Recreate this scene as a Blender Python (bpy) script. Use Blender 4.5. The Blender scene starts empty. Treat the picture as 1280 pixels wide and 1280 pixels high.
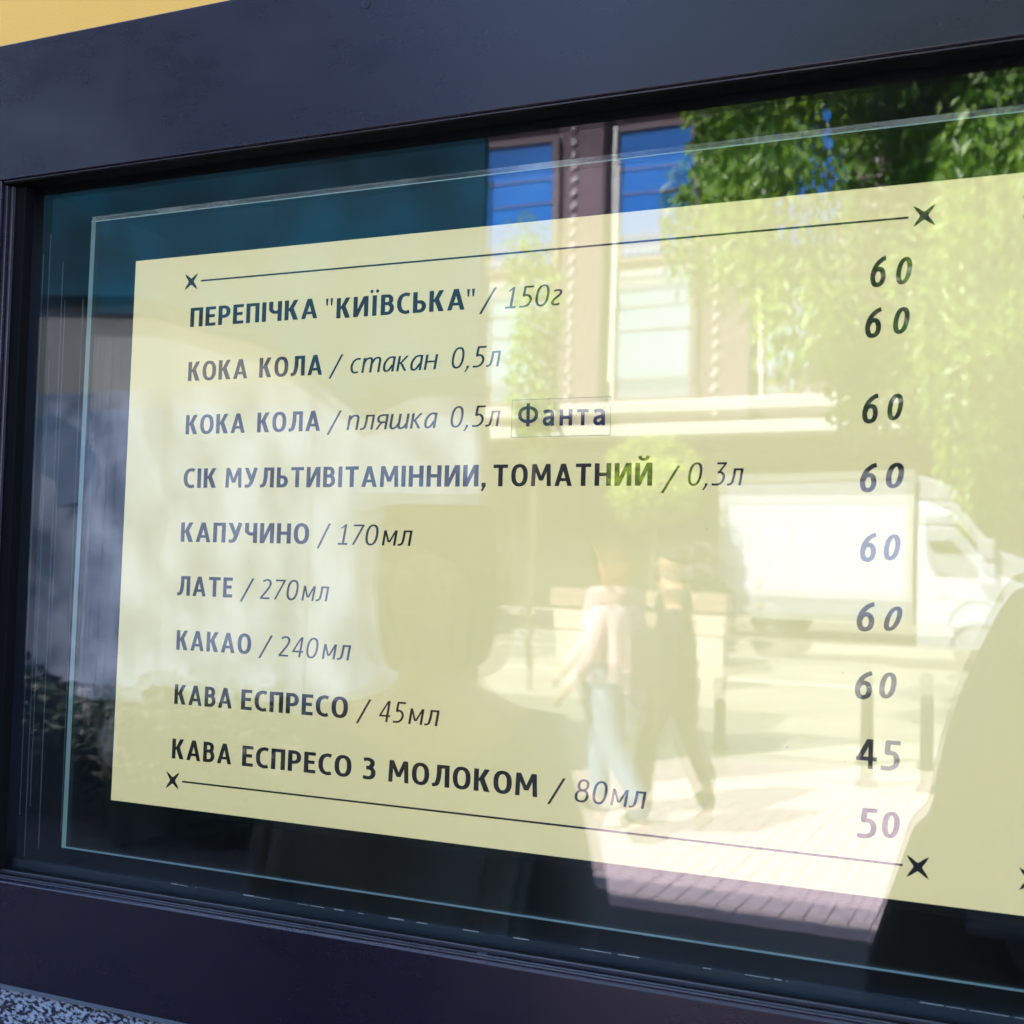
import bpy, bmesh, math, random
from math import radians, sin, cos, pi, sqrt, atan2
from mathutils import Vector, Matrix

SC = bpy.context.scene
COL = SC.collection
EYE = 1.45            # lens height above the pavement
random.seed(7)

# ------------------------------------------------------------------ camera
cd = bpy.data.cameras.new('camera')
cam = bpy.data.objects.new('camera', cd); COL.objects.link(cam)
cd.sensor_width = 36.0; cd.lens = 42.712
cd.clip_start = 0.02; cd.clip_end = 500
CAMROT = ((0.915323,-0.004066,0.402700),(0.401960,-0.052170,-0.914170),(0.024726,0.998630,-0.046118))
m = Matrix(CAMROT).to_4x4(); m.translation = Vector((0, -0.9, EYE))
cam.matrix_world = m
cd.dof.use_dof = True; cd.dof.focus_distance = 1.10; cd.dof.aperture_fstop = 10
SC.camera = cam

# ------------------------------------------------------------------ sky and sun
SUN_EL, SUN_AZ = 50.0, -30.0          # azimuth from +Y towards +X
w = bpy.data.worlds.new('World'); SC.world = w; w.use_nodes = True
nt = w.node_tree
sky = nt.nodes.new('ShaderNodeTexSky'); sky.sky_type = 'NISHITA'; sky.sun_disc = False
sky.sun_elevation = radians(SUN_EL); sky.sun_rotation = radians(SUN_AZ)
bg = nt.nodes['Background']; bg.inputs['Strength'].default_value = 0.11
nt.links.new(sky.outputs[0], bg.inputs['Color'])
ld = bpy.data.lights.new('sun', 'SUN'); ld.energy = 2.7; ld.angle = radians(0.5); ld.color = (1, 0.97, 0.92)
sun = bpy.data.objects.new('sun', ld); COL.objects.link(sun)
az = radians(SUN_AZ); el = radians(SUN_EL)
tosun = Vector((sin(az)*cos(el), cos(az)*cos(el), sin(el)))
sun.rotation_euler = tosun.to_track_quat('Z', 'Y').to_euler(); sun.location = tosun*40
SC.view_settings.view_transform = 'Standard'; SC.view_settings.look = 'None'
SC.view_settings.gamma = 1; SC.view_settings.exposure = 3.34
SC.render.engine = 'CYCLES'
SC.cycles.max_bounces = 10; SC.cycles.diffuse_bounces = 4; SC.cycles.glossy_bounces = 5
SC.cycles.transparent_max_bounces = 24; SC.cycles.sample_clamp_indirect = 12
SC.cycles.caustics_reflective = False; SC.cycles.caustics_refractive = False
SC.cycles.use_denoising = True

# ------------------------------------------------------------------ materials
def mat(name, col, rough=0.6, metal=0.0, spec=0.5, var=None, bump=None, trans=0.0, coat=0.0):
    """var=(scale, second colour, contrast); bump=(scale, strength)"""
    M = bpy.data.materials.new(name); M.use_nodes = True; n = M.node_tree; L = n.links
    b = n.nodes['Principled BSDF']
    b.inputs['Base Color'].default_value = (*col, 1); b.inputs['Roughness'].default_value = rough
    b.inputs['Metallic'].default_value = metal; b.inputs['Specular IOR Level'].default_value = spec
    b.inputs['Coat Weight'].default_value = coat
    tc = n.nodes.new('ShaderNodeTexCoord')
    if var:
        t = n.nodes.new('ShaderNodeTexNoise'); t.inputs['Scale'].default_value = var[0]
        t.inputs['Detail'].default_value = 6; L.new(tc.outputs['Object'], t.inputs['Vector'])
        cr = n.nodes.new('ShaderNodeValToRGB'); c = var[2]
        cr.color_ramp.elements[0].position = 0.5-c; cr.color_ramp.elements[1].position = 0.5+c
        cr.color_ramp.elements[0].color = (*col, 1); cr.color_ramp.elements[1].color = (*var[1], 1)
        L.new(t.outputs['Fac'], cr.inputs['Fac']); L.new(cr.outputs['Color'], b.inputs['Base Color'])
    if bump:
        t2 = n.nodes.new('ShaderNodeTexNoise'); t2.inputs['Scale'].default_value = bump[0]
        t2.inputs['Detail'].default_value = 5; L.new(tc.outputs['Object'], t2.inputs['Vector'])
        bp = n.nodes.new('ShaderNodeBump'); bp.inputs['Strength'].default_value = bump[1]; bp.inputs['Distance'].default_value = 0.002
        L.new(t2.outputs['Fac'], bp.inputs['Height']); L.new(bp.outputs['Normal'], b.inputs['Normal'])
    if trans:
        tr = n.nodes.new('ShaderNodeBsdfTranslucent'); tr.inputs['Color'].default_value = (col[0]*1.6, col[1]*1.5, col[2], 1)
        mx = n.nodes.new('ShaderNodeMixShader'); mx.inputs[0].default_value = trans
        L.new(b.outputs[0], mx.inputs[1]); L.new(tr.outputs[0], mx.inputs[2])
        L.new(mx.outputs[0], n.nodes['Material Output'].inputs['Surface'])
    return M

def glass(name, f0, tint, wav=0.0, wscale=6.0, rough=0.0, haze=0.0):
    """thin window glass: clear straight through, Schlick reflection on top"""
    M = bpy.data.materials.new(name); M.use_nodes = True; n = M.node_tree; L = n.links
    n.nodes.remove(n.nodes['Principled BSDF'])
    g = n.nodes.new('ShaderNodeNewGeometry'); dt = n.nodes.new('ShaderNodeVectorMath'); dt.operation = 'DOT_PRODUCT'
    L.new(g.outputs['Normal'], dt.inputs[0]); L.new(g.outputs['Incoming'], dt.inputs[1])
    def mth(op, a, b=None):
        x = n.nodes.new('ShaderNodeMath'); x.operation = op
        for i, v in enumerate((a, b)):
            if v is None: continue
            if isinstance(v, (int, float)): x.inputs[i].default_value = v
            else: L.new(v, x.inputs[i])
        return x.outputs[0]
    c = mth('ABSOLUTE', dt.outputs['Value']); om = mth('SUBTRACT', 1.0, c); p5 = mth('POWER', om, 5.0)
    F = mth('ADD', mth('MULTIPLY', p5, 1-f0), f0)
    tr = n.nodes.new('ShaderNodeBsdfTransparent'); tr.inputs['Color'].default_value = (*tint, 1)
    gl = n.nodes.new('ShaderNodeBsdfGlossy'); gl.inputs['Roughness'].default_value = rough; gl.inputs['Color'].default_value = (1, 1, 1, 1)
    if wav:
        tc = n.nodes.new('ShaderNodeTexCoord')
        t = n.nodes.new('ShaderNodeTexNoise'); t.inputs['Scale'].default_value = wscale; t.inputs['Detail'].default_value = 0.5
        L.new(tc.outputs['Object'], t.inputs['Vector'])
        bp = n.nodes.new('ShaderNodeBump'); bp.inputs['Strength'].default_value = 1.0; bp.inputs['Distance'].default_value = wav
        L.new(t.outputs['Fac'], bp.inputs['Height']); L.new(bp.outputs['Normal'], gl.inputs['Normal'])
    mx = n.nodes.new('ShaderNodeMixShader'); L.new(F, mx.inputs[0]); L.new(tr.outputs[0], mx.inputs[1]); L.new(gl.outputs[0], mx.inputs[2])
    out = mx.outputs[0]
    if haze:
        df = n.nodes.new('ShaderNodeBsdfDiffuse'); df.inputs['Color'].default_value = (0.7, 0.75, 0.78, 1)
        tc2 = n.nodes.new('ShaderNodeTexCoord'); tn = n.nodes.new('ShaderNodeTexNoise'); tn.inputs['Scale'].default_value = 9; tn.inputs['Detail'].default_value = 8
        L.new(tc2.outputs['Object'], tn.inputs['Vector'])
        hz = mth('MULTIPLY', mth('POWER', tn.outputs['Fac'], 3.0), haze*6)
        m2 = n.nodes.new('ShaderNodeMixShader'); L.new(hz, m2.inputs[0]); L.new(out, m2.inputs[1]); L.new(df.outputs[0], m2.inputs[2]); out = m2.outputs[0]
    L.new(out, n.nodes['Material Output'].inputs['Surface'])
    return M

def granite():
    M = bpy.data.materials.new('granite'); M.use_nodes = True; n = M.node_tree; L = n.links; b = n.nodes['Principled BSDF']
    tc = n.nodes.new('ShaderNodeTexCoord'); v = n.nodes.new('ShaderNodeTexNoise'); v.inputs['Scale'].default_value = 200; v.inputs['Detail'].default_value = 3; v.inputs['Roughness'].default_value = 0.6
    mp = n.nodes.new('ShaderNodeMapping'); mp.inputs['Scale'].default_value = (0.8, 1, 1.5); mp.inputs['Rotation'].default_value = (0, 0.25, 0)
    L.new(tc.outputs['Object'], mp.inputs[0]); L.new(mp.outputs[0], v.inputs['Vector'])
    cr = n.nodes.new('ShaderNodeValToRGB'); e = cr.color_ramp.elements
    e[0].position = 0.475; e[0].color = (0.02, 0.021, 0.03, 1); e[1].position = 0.505; e[1].color = (0.22, 0.24, 0.32, 1)
    k = e.new(0.62); k.color = (0.38, 0.41, 0.5, 1)
    L.new(v.outputs['Fac'], cr.inputs['Fac']); L.new(cr.outputs['Color'], b.inputs['Base Color']); b.inputs['Roughness'].default_value = 0.35
    return M

M_ = dict(
    frame=mat('dark anodised frame', (0.0125, 0.0085, 0.0200), 0.30, 0, 0.50, bump=(900, 0.06)),
    gasket=mat('black rubber gasket', (0.003, 0.003, 0.004), 0.7, 0, 0.1),
    bead=mat('dark bead', (0.045, 0.04, 0.055), 0.25, 0, 0.5, bump=(60, 0.25)),
    pane=glass('outer pane', 0.040, (0.985, 0.993, 0.99), wav=0.00035, wscale=5.0, haze=0.0022),
    sheet=glass('sheet glass', 0.052, (0.982, 0.992, 0.988), wav=0.00025, wscale=3.2),
    gedge=mat('green glass edge', (0.40, 0.56, 0.53), 0.3),
    gbevel=glass('glass bevel', 0.10, (0.85, 0.93, 0.93), haze=0.35),
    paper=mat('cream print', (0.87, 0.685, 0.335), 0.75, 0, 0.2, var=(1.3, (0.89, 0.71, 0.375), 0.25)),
    ink=mat('black ink', (0.012, 0.012, 0.018), 0.6, 0, 0.2),
    ink2=mat('violet ink', (0.03, 0.03, 0.075), 0.6, 0, 0.2),
    film=glass('tape film', 0.02, (0.985, 0.98, 0.97), haze=0.03),
    filmedge=mat('tape edge', (0.25, 0.22, 0.16), 0.5),
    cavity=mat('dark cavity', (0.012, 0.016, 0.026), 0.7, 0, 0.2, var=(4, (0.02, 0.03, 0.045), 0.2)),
    rib=mat('cavity rib', (0.05, 0.07, 0.085), 0.4),
    resid=mat('dried sealant', (0.35, 0.35, 0.36), 0.6),
    plaster=mat('yellow plaster', (0.78, 0.45, 0.105), 0.85, 0, 0.2, var=(3, (0.81, 0.48, 0.125), 0.3), bump=(500, 0.2)),
    sealant=mat('grey sealant', (0.10, 0.12, 0.16), 0.5),
    granite=granite(),
    roof=mat('roof felt', (0.06, 0.06, 0.06), 0.9),
    paver=mat('pink paver', (0.42, 0.31, 0.34), 0.85, var=(9, (0.58, 0.46, 0.50), 0.3)),
    paverb=mat('pavement bed', (0.16, 0.13, 0.11), 0.95),
    pavement=mat('worn pavement', (0.36, 0.33, 0.30), 0.9, var=(1.7, (0.52, 0.475, 0.43), 0.2)),
    shadeslab=mat('shade-painted pavement', (0.028, 0.032, 0.045), 0.8, var=(2, (0.05, 0.052, 0.062), 0.3)),  # the building's shadow near the wall is put into this slab colour
    road=mat('asphalt', (0.20, 0.185, 0.155), 0.9, var=(1.2, (0.30, 0.28, 0.24), 0.25)),
    kerb=mat('kerb stone', (0.40, 0.38, 0.34), 0.85),
    facade=mat('mauve render', (0.115, 0.072, 0.092), 0.85, var=(2, (0.16, 0.105, 0.13), 0.3)),
    facade2=mat('beige spandrel', (0.34, 0.26, 0.2), 0.85),
    stud=mat('pale stud', (0.48, 0.42, 0.42), 0.6),
    skypane=mat('blue glass', (0.005, 0.10, 0.40), 0.2, 0, 0.5, var=(0.9, (0.02, 0.16, 0.52), 0.25)),  # mirrored blue sky put into the pane's base colour
    palepane=mat('pale blue glass', (0.25, 0.34, 0.42), 0.1, 0, 0.5),
    winframe=mat('window frame', (0.13, 0.09, 0.10), 0.6),
    white=mat('white trim', (0.78, 0.76, 0.72), 0.6),
    shopdark=mat('dark shopfront', (0.035, 0.03, 0.026), 0.5),
    teal=mat('teal canvas', (0.001, 0.052, 0.095), 0.8, 0, 0.1, var=(2.2, (0.002, 0.026, 0.045), 0.16)),
    tarp=mat('grey white panel', (0.04, 0.065, 0.13), 0.7, var=(2.6, (0.19, 0.23, 0.35), 0.11)),
    stone=mat('stone panel', (0.10, 0.11, 0.125), 0.8, var=(1.3, (0.19, 0.19, 0.20), 0.2)),
    poster=mat('blue poster', (0.05, 0.10, 0.20), 0.6, var=(3, (0.12, 0.17, 0.28), 0.2)),
    truck=mat('white truck paint', (0.39, 0.42, 0.54), 0.5),
    trim=mat('grey truck trim', (0.30, 0.31, 0.32), 0.5),
    carglass=mat('car glass', (0.02, 0.025, 0.02), 0.05),
    tyre=mat('tyre', (0.02, 0.02, 0.02), 0.9),
    rim=mat('rim', (0.12, 0.12, 0.12), 0.4, 0.3),
    leaf=mat('leaf green', (0.055, 0.16, 0.010), 0.38, 0, 0.6, var=(1.6, (0.26, 0.42, 0.02), 0.16), trans=0.35),
    leafy=mat('leaf lime', (0.26, 0.38, 0.012), 0.5, 0, 0.4, var=(2.5, (0.45, 0.52, 0.03), 0.3), trans=0.2),
    leafd=mat('leaf dark', (0.006, 0.018, 0.012), 0.5, 0, 0.3, var=(1.5, (0.015, 0.034, 0.022), 0.3)),
    petal=mat('pink white petal', (0.45, 0.36, 0.36), 0.7),
    bark=mat('bark', (0.10, 0.075, 0.055), 0.9, var=(8, (0.16, 0.13, 0.10), 0.3), bump=(40, 0.6)),
    brick=mat('pink brick', (0.46, 0.32, 0.27), 0.85, var=(4, (0.55, 0.40, 0.34), 0.3)),
    iron=mat('black iron', (0.02, 0.022, 0.02), 0.5),
    skin=mat('skin', (0.50, 0.30, 0.22), 0.55),
    hair=mat('dark hair', (0.018, 0.012, 0.010), 0.5),
    hairb=mat('brown hair', (0.16, 0.08, 0.035), 0.5),
    pink=mat('pink cloth', (0.72, 0.50, 0.56), 0.85, bump=(40, 0.5)),
    palejacket=mat('grey jacket', (0.17, 0.20, 0.25), 0.85, bump=(30, 0.5)),
    jeans=mat('blue jeans', (0.03, 0.05, 0.14), 0.85),
    palejeans=mat('light jeans', (0.15, 0.20, 0.32), 0.85),
    black=mat('black cloth', (0.022, 0.024, 0.034), 0.85),
    olive=mat('dark navy cloth', (0.03, 0.04, 0.07), 0.85),
    phone=mat('phone', (0.02, 0.02, 0.02), 0.2),
    eye=mat('eye', (0.7, 0.7, 0.7), 0.2),
)

_b = M_['paper'].node_tree.nodes['Principled BSDF']      # faint glow added to brighten the cream sheet, no lamp behind it
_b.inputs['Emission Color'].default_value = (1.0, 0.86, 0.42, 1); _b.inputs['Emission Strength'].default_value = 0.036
def wear(M, r0, r1, scale, stretch):
    n = M.node_tree; L = n.links; b = n.nodes['Principled BSDF']; tc = n.nodes.new('ShaderNodeTexCoord')
    mp = n.nodes.new('ShaderNodeMapping'); mp.inputs['Scale'].default_value = stretch; L.new(tc.outputs['Object'], mp.inputs[0])
    t = n.nodes.new('ShaderNodeTexNoise'); t.inputs['Scale'].default_value = scale; t.inputs['Detail'].default_value = 9; t.inputs['Roughness'].default_value = 0.65; L.new(mp.outputs[0], t.inputs['Vector'])
    r = n.nodes.new('ShaderNodeMapRange'); r.inputs['From Min'].default_value = 0.3; r.inputs['From Max'].default_value = 0.7
    r.inputs['To Min'].default_value = r0; r.inputs['To Max'].default_value = r1; L.new(t.outputs['Fac'], r.inputs['Value']); L.new(r.outputs[0], b.inputs['Roughness'])
    # fine dust specks lift the colour
    d = n.nodes.new('ShaderNodeTexNoise'); d.inputs['Scale'].default_value = 420; d.inputs['Detail'].default_value = 2; L.new(tc.outputs['Object'], d.inputs['Vector'])
    k = n.nodes.new('ShaderNodeMapRange'); k.inputs['From Min'].default_value = 0.66; k.inputs['From Max'].default_value = 0.80; k.inputs['To Max'].default_value = 0.5; L.new(d.outputs['Fac'], k.inputs['Value'])
    mx = n.nodes.new('ShaderNodeMixRGB'); mx.inputs[1].default_value = b.inputs['Base Color'].default_value; mx.inputs[2].default_value = (0.06, 0.055, 0.06, 1); L.new(k.outputs[0], mx.inputs[0]); L.new(mx.outputs[0], b.inputs['Base Color'])
wear(M_['frame'], 0.22, 0.36, 5, (1, 1, 2.2))
# ------------------------------------------------------------------ helpers
def empty(name, label, cat, loc=(0, 0, 0), rz=0.0, group=None):
    o = bpy.data.objects.new(name, None); COL.objects.link(o); o.location = loc; o.rotation_euler = (0, 0, rz)
    o['label'] = label; o['category'] = cat
    if group: o['group'] = group
    return o

class MB:
    def __init__(s): s.v = []; s.f = []; s.mi = []
    def add(s, vs, fs, mi=0):
        k = len(s.v); s.v += [tuple(p) for p in vs]; s.f += [tuple(i+k for i in f) for f in fs]; s.mi += [mi]*len(fs)
        return s
    def box(s, x0, x1, y0, y1, z0, z1, mi=0):
        return s.add([(x0, y0, z0), (x1, y0, z0), (x1, y1, z0), (x0, y1, z0), (x0, y0, z1), (x1, y0, z1), (x1, y1, z1), (x0, y1, z1)],
                     [(0, 3, 2, 1), (4, 5, 6, 7), (0, 1, 5, 4), (1, 2, 6, 5), (2, 3, 7, 6), (3, 0, 4, 7)], mi)
    def prism(s, poly, y0, y1, mi=0):       # poly in x,z extruded along y
        n = len(poly); vs = [(x, y0, z) for x, z in poly]+[(x, y1, z) for x, z in poly]
        fs = [tuple(range(n)), tuple(range(2*n-1, n-1, -1))]+[(i, i+n, (i+1) % n+n, (i+1) % n) for i in range(n)]
        return s.add(vs, fs, mi)
    def cyl(s, c, r, d, axis='z', n=16, r2=None, mi=0):
        r2 = r if r2 is None else r2; vs = []
        for k, rr in ((0, r), (1, r2)):
            for i in range(n):
                a = 2*pi*i/n; u, v = rr*cos(a), rr*sin(a)
                vs.append({'z': (c[0]+u, c[1]+v, c[2]+k*d), 'y': (c[0]+u, c[1]+k*d, c[2]+v), 'x': (c[0]+k*d, c[1]+u, c[2]+v)}[axis])
        fs = [tuple(range(n-1, -1, -1)), tuple(range(n, 2*n))]+[(i, (i+1) % n, (i+1) % n+n, i+n) for i in range(n)]
        return s.add(vs, fs, mi)
    def tube(s, pts, rads, n=8, mi=0):
        pts = [Vector(p) for p in pts]; vs = []
        for i, p in enumerate(pts):
            t = (pts[min(i+1, len(pts)-1)]-pts[max(i-1, 0)]).normalized()
            a = t.orthogonal().normalized() if abs(t.z) < 0.95 else Vector((1, 0, 0)).cross(t).normalized(); b = t.cross(a)
            for k in range(n):
                g = 2*pi*k/n; vs.append(p+(a*cos(g)+b*sin(g))*rads[i])
        fs = [(i*n+k, i*n+(k+1) % n, (i+1)*n+(k+1) % n, (i+1)*n+k) for i in range(len(pts)-1) for k in range(n)]
        fs += [tuple(range(n-1, -1, -1)), tuple(range((len(pts)-1)*n, len(pts)*n))]
        return s.add(vs, fs, mi)
    def build(s, name, mats, parent=None, smooth=False, bevel=0):
        me = bpy.data.meshes.new(name); me.from_pydata(s.v, [], s.f)
        for mm in (mats if isinstance(mats, (list, tuple)) else [mats]): me.materials.append(mm)
        me.polygons.foreach_set('material_index', s.mi)
        if smooth: me.polygons.foreach_set('use_smooth', [True]*len(me.polygons))
        me.update()
        o = bpy.data.objects.new(name, me); COL.objects.link(o)
        if parent: o.parent = parent
        if bevel:
            b = o.modifiers.new('b', 'BEVEL'); b.width = bevel; b.segments = 2; b.limit_method = 'ANGLE'
        return o

def tag(o, label=None, cat=None, group=None, kind=None):
    if label: o['label'] = label
    if cat: o['category'] = cat
    if group: o['group'] = group
    if kind: o['kind'] = kind
    return o

def extrude_x(prof, x0, x1, mi=0, mitre0=None, mitre1=None):
    """closed profile of (y,z) points run along x"""
    b = MB(); n = len(prof)
    b.add([(x0, y, z) for y, z in prof]+[(x1, y, z) for y, z in prof],
          [tuple(range(n)), tuple(range(2*n-1, n-1, -1))]+[(i, (i+1) % n, (i+1) % n+n, i+n) for i in range(n)], mi)
    return b

# ================================================================== THE SHOP WALL
# wall front at y=0.012, frame face at y=0; opening x -1.083..0.99, z EYE-0.414..EYE+0.52
Z = EYE
FX0, FX1, FZ0, FZ1 = -1.085, 1.00, -0.4138, 0.5200     # outer frame edges
shop = empty('shop_building', 'yellow plastered shop wall above the dark window frame', 'building', (0, 0.012, 0))
WT = 6.35
b = MB()
b.box(-32, 32, 0, 0.5, Z+FZ1+0.002, WT)
b.box(-32, FX0-0.002, 0, 0.5, Z+FZ0, Z+FZ1+0.002)
b.box(FX1+0.002, 32, 0, 0.5, Z+FZ0, Z+FZ1+0.002)
b.build('wall', M_['plaster'], shop)
MB().box(-32, 32, 0.5, 9, 0, WT-0.15).build('rear_block', M_['roof'], shop)
MB().box(-32, 32, 0.5, 9, WT-0.15, WT-0.02).build('roof', M_['roof'], shop)
for i in range(8):
    x0 = -4.1+i*1.05
    tag(MB().box(x0, x0+1.047, -0.009, 0.5, 0.0, Z+FZ0-0.004).build('granite_slab', M_['granite'], shop, bevel=0.002))
s_ = MB().box(-1.5, 1.5, -0.0115, -0.0092, Z+FZ0-0.0045, Z+FZ0-0.0003)
s_.build('sealant_line', M_['sealant'], shop)

# ================================================================== THE WINDOW
win = empty('shop_window', 'dark plum window frame with clear glass in the yellow wall', 'window', (0, 0, Z))
IX0, IX1, IZ0, IZ1 = -0.971, 0.90, -0.3172, 0.3795      # inner edges of the face
GX0, GX1, GZ0, GZ1 = -0.951, 0.882, -0.3110, 0.3765     # daylight opening at the glass
def rail(pr, name, x0, x1, m=0):
    o = extrude_x(pr, x0, x1).build(name, M_['frame'], win); 
    bv = o.modifiers.new('b', 'BEVEL'); bv.width = 0.0008; bv.segments = 2; bv.limit_method = 'ANGLE'; return o
rail([(0, FZ0), (0, IZ0), (0.003, IZ0+0.0014), (0.03, IZ0+0.0014), (0.03, FZ0)], 'bottom_rail', FX0, FX1)
rail([(0, FZ1), (0.03, FZ1), (0.03, IZ1), (0.0015, IZ1), (0, IZ1+0.001)], 'top_rail', FX0, FX1)
b = MB().prism([(FX0, IZ0+0.0004), (IX0, IZ0+0.0004), (IX0, IZ1-0.0004), (FX0, IZ1-0.0004)], 0.0002, 0.03); b.build('left_stile', M_['frame'], win, bevel=0.0008)
b = MB().box(IX1, FX1, 0.0002, 0.03, IZ0+0.0004, IZ1-0.0004); b.build('right_stile', M_['frame'], win, bevel=0.0008)
# beads: stepped ridges between face and glass (bottom), each catching the sky
def ridge(name, y0, y1, z0, z1, material, bev=0.0006, x0=IX0+0.001, x1=IX1-0.001):
    return MB().box(x0, x1, y0, y1, z0, z1).build(name, M_[material], win, bevel=bev)
zb = IZ0+0.0015
ridge('glazing_bead', 0.0045, 0.0068, zb, zb+0.0016, 'bead')
ridge('glazing_bead', 0.0085, 0.0112, zb, zb+0.0022, 'bead')
ridge('gasket', 0.0115, 0.0185, zb-0.0004, zb+0.0002, 'gasket', 0)
ridge('glazing_bead', 0.0190, 0.0215, zb, zb+0.0042, 'bead', 0.001)
ridge('gasket', 0.0217, 0.0257, zb, zb+0.0050, 'gasket', 0.001)
# nick in the bead
b = MB().cyl((-0.420, 0.0135, zb), 0.005, 0.0016, 'z', 20); o = b.build('screw_cap', M_['bead'], win, bevel=0.0006)
# top
ridge('gasket', 0.0035, 0.0250, IZ1-0.0030, IZ1-0.0004, 'gasket', 0.0008)
ridge('glazing_bead', 0.0020, 0.0034, IZ1-0.0016, IZ1-0.0003, 'bead', 0.0004)
# left jamb: pale purple strip then black gasket
MB().box(IX0+0.0006, IX0+0.0045, 0.004, 0.0125, IZ0+0.0045, IZ1-0.004).build('jamb_strip', M_['frame'], win, bevel=0.001)
MB().box(IX0+0.0006, GX0, 0.0130, 0.0256, IZ0+0.0040, IZ1-0.004).build('gasket', M_['gasket'], win, bevel=0.001)
MB().box(IX0+0.0050, IX0+0.0078, 0.0085, 0.0128, IZ0+0.0040, IZ1-0.004).build('glazing_bead', M_['bead'], win, bevel=0.0006)
MB().box(GX1, IX1-0.0006, 0.004, 0.0256, IZ0+0.0040, IZ1-0.004).build('gasket', M_['gasket'], win)
# screw dimple on the top rail
MB().cyl((-0.548, -0.0008, 0.4912), 0.0042, 0.0009, 'y', 20).build('screw', M_['frame'], win, smooth=False, bevel=0.0003)
# glass pane
MB().box(GX0-0.006, GX1+0.006, 0.0260, 0.0320, GZ0-0.004, GZ1+0.004).build('glass_pane', M_['pane'], win)
# cavity
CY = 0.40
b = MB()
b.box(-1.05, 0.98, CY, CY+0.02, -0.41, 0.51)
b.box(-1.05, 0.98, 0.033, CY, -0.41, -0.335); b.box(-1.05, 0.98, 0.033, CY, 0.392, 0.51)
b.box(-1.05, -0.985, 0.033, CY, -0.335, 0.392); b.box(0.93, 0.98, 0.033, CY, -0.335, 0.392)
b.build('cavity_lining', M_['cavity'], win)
# spacer strip and dried sealant behind the bottom of the pane
MB().box(GX0, GX1, 0.0330, 0.0390, -0.334, -0.3040).build('spacer_bar', M_['cavity'], win)
b = MB(); x = GX0+0.2
while x < GX1-0.05:
    l = random.uniform(0.001, 0.02); 
    if random.random() < 0.62: b.box(x, x+l, 0.0325, 0.0329, -0.3040, -0.3040+random.uniform(0.0003, 0.0010))
    x += l+random.expovariate(1/0.012)
b.build('dried_sealant', M_['resid'], win)
# thin vertical marks at the left end of the pane
for k, (x, z0, z1, ww) in enumerate([(-0.9434, -0.26, 0.31, .0004), (-0.9349, -0.30, 0.33, .0005), (-0.9300, -0.25, 0.2, .0003), (-0.9168, -0.29, 0.30, .0005), (-0.9120, -0.1, 0.26, .0003), (-0.8885, -0.27, 0.26, .0003)]):
    MB().box(x, x+ww, 0.0325, 0.0335, z0, z1).build('channel_edge', M_['rib'], win)

# ================================================================== LETTER SHAPES
def rail_quad(pts, ths):
    pass
def smooth_path(P, closed=False, n=7):
    P = [Vector(p) for p in P]; out = []; m = len(P)
    rng = range(m) if closed else range(m-1)
    for i in rng:
        p1, p2 = P[i], P[(i+1) % m]
        p0 = P[(i-1) % m] if closed or i > 0 else p1*2-p2
        p3 = P[(i+2) % m] if closed or i+2 < m else p2*2-p1
        for k in range(n):
            t = k/n
            out.append(0.5*((2*p1)+(p2-p0)*t+(2*p0-5*p1+4*p2-p3)*t*t+(-p0+3*p1-3*p2+p3)*t**3))
    if not closed: out.append(P[-1])
    return out

class Glyph:
    """flat strokes; each stroke is a list of quads in (x,y) glyph units"""
    def __init__(s, sw, sh): s.sw, s.sh, s.st = sw, sh, []
    def poly(s, pts): s.st.append(('P', [tuple(p) for p in pts])); return s
    def V(s, x, y0=0.0, y1=1.0, w_=None):
        w_ = w_ or s.sw; return s.poly([(x, y0), (x+w_, y0), (x+w_, y1), (x, y1)])
    def H(s, x0, x1, y, h=None):
        h = h or s.sh; return s.poly([(x0, y), (x1, y), (x1, y+h), (x0, y+h)])
    def D(s, xa, ya, xb, yb, w_=None):
        w_ = w_ or s.sw*1.1; return s.poly([(xa, ya), (xa+w_, ya), (xb+w_, yb), (xb, yb)])
    def S(s, pts, closed=False, k=1.0):
        P = smooth_path(pts, closed); m = len(P); L_, R_ = [], []
        for i, p in enumerate(P):
            a = P[(i-1) % m] if closed or i > 0 else P[0]; c = P[(i+1) % m] if closed or i < m-1 else P[-1]
            t = (c-a).normalized(); nn = Vector((-t.y, t.x))
            h = 0.5*k*sqrt((s.sw*t.y)**2+(s.sh*t.x)**2)
            L_.append(p+nn*h); R_.append(p-nn*h)
        s.st.append(('R', [tuple(q) for q in L_], [tuple(q) for q in R_], closed)); return s
    def O(s, x0, x1, y0, y1, e=2.35, k=1.0):
        cx, cy = (x0+x1)/2, (y0+y1)/2; rx = (x1-x0)/2-s.sw*k/2; ry = (y1-y0)/2-s.sh*k/2; pts = []
        for i in range(20):
            a = 2*pi*i/20; c, d = cos(a), sin(a)
            pts.append((cx+rx*math.copysign(abs(c)**(2/e), c), cy+ry*math.copysign(abs(d)**(2/e), d)))
        return s.S(pts, True, k)
    def bowl(s, x0, xr, y0, y1):
        a, h = s.sw/2, s.sh/2; r = (y1-y0)/2-h; cy = (y0+y1)/2; xs = xr-a-min(r*0.95, (xr-x0)*0.55)
        pts = [(x0, y1-h), (xs, y1-h)]
        for i in range(1, 8):
            g = pi/2-pi*i/8; pts.append((xs+(xr-a-xs)*cos(g)**0.85, cy+r*sin(g)))
        pts += [(xs, y0+h), (x0, y0+h)]
        return s.S(pts)

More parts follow.
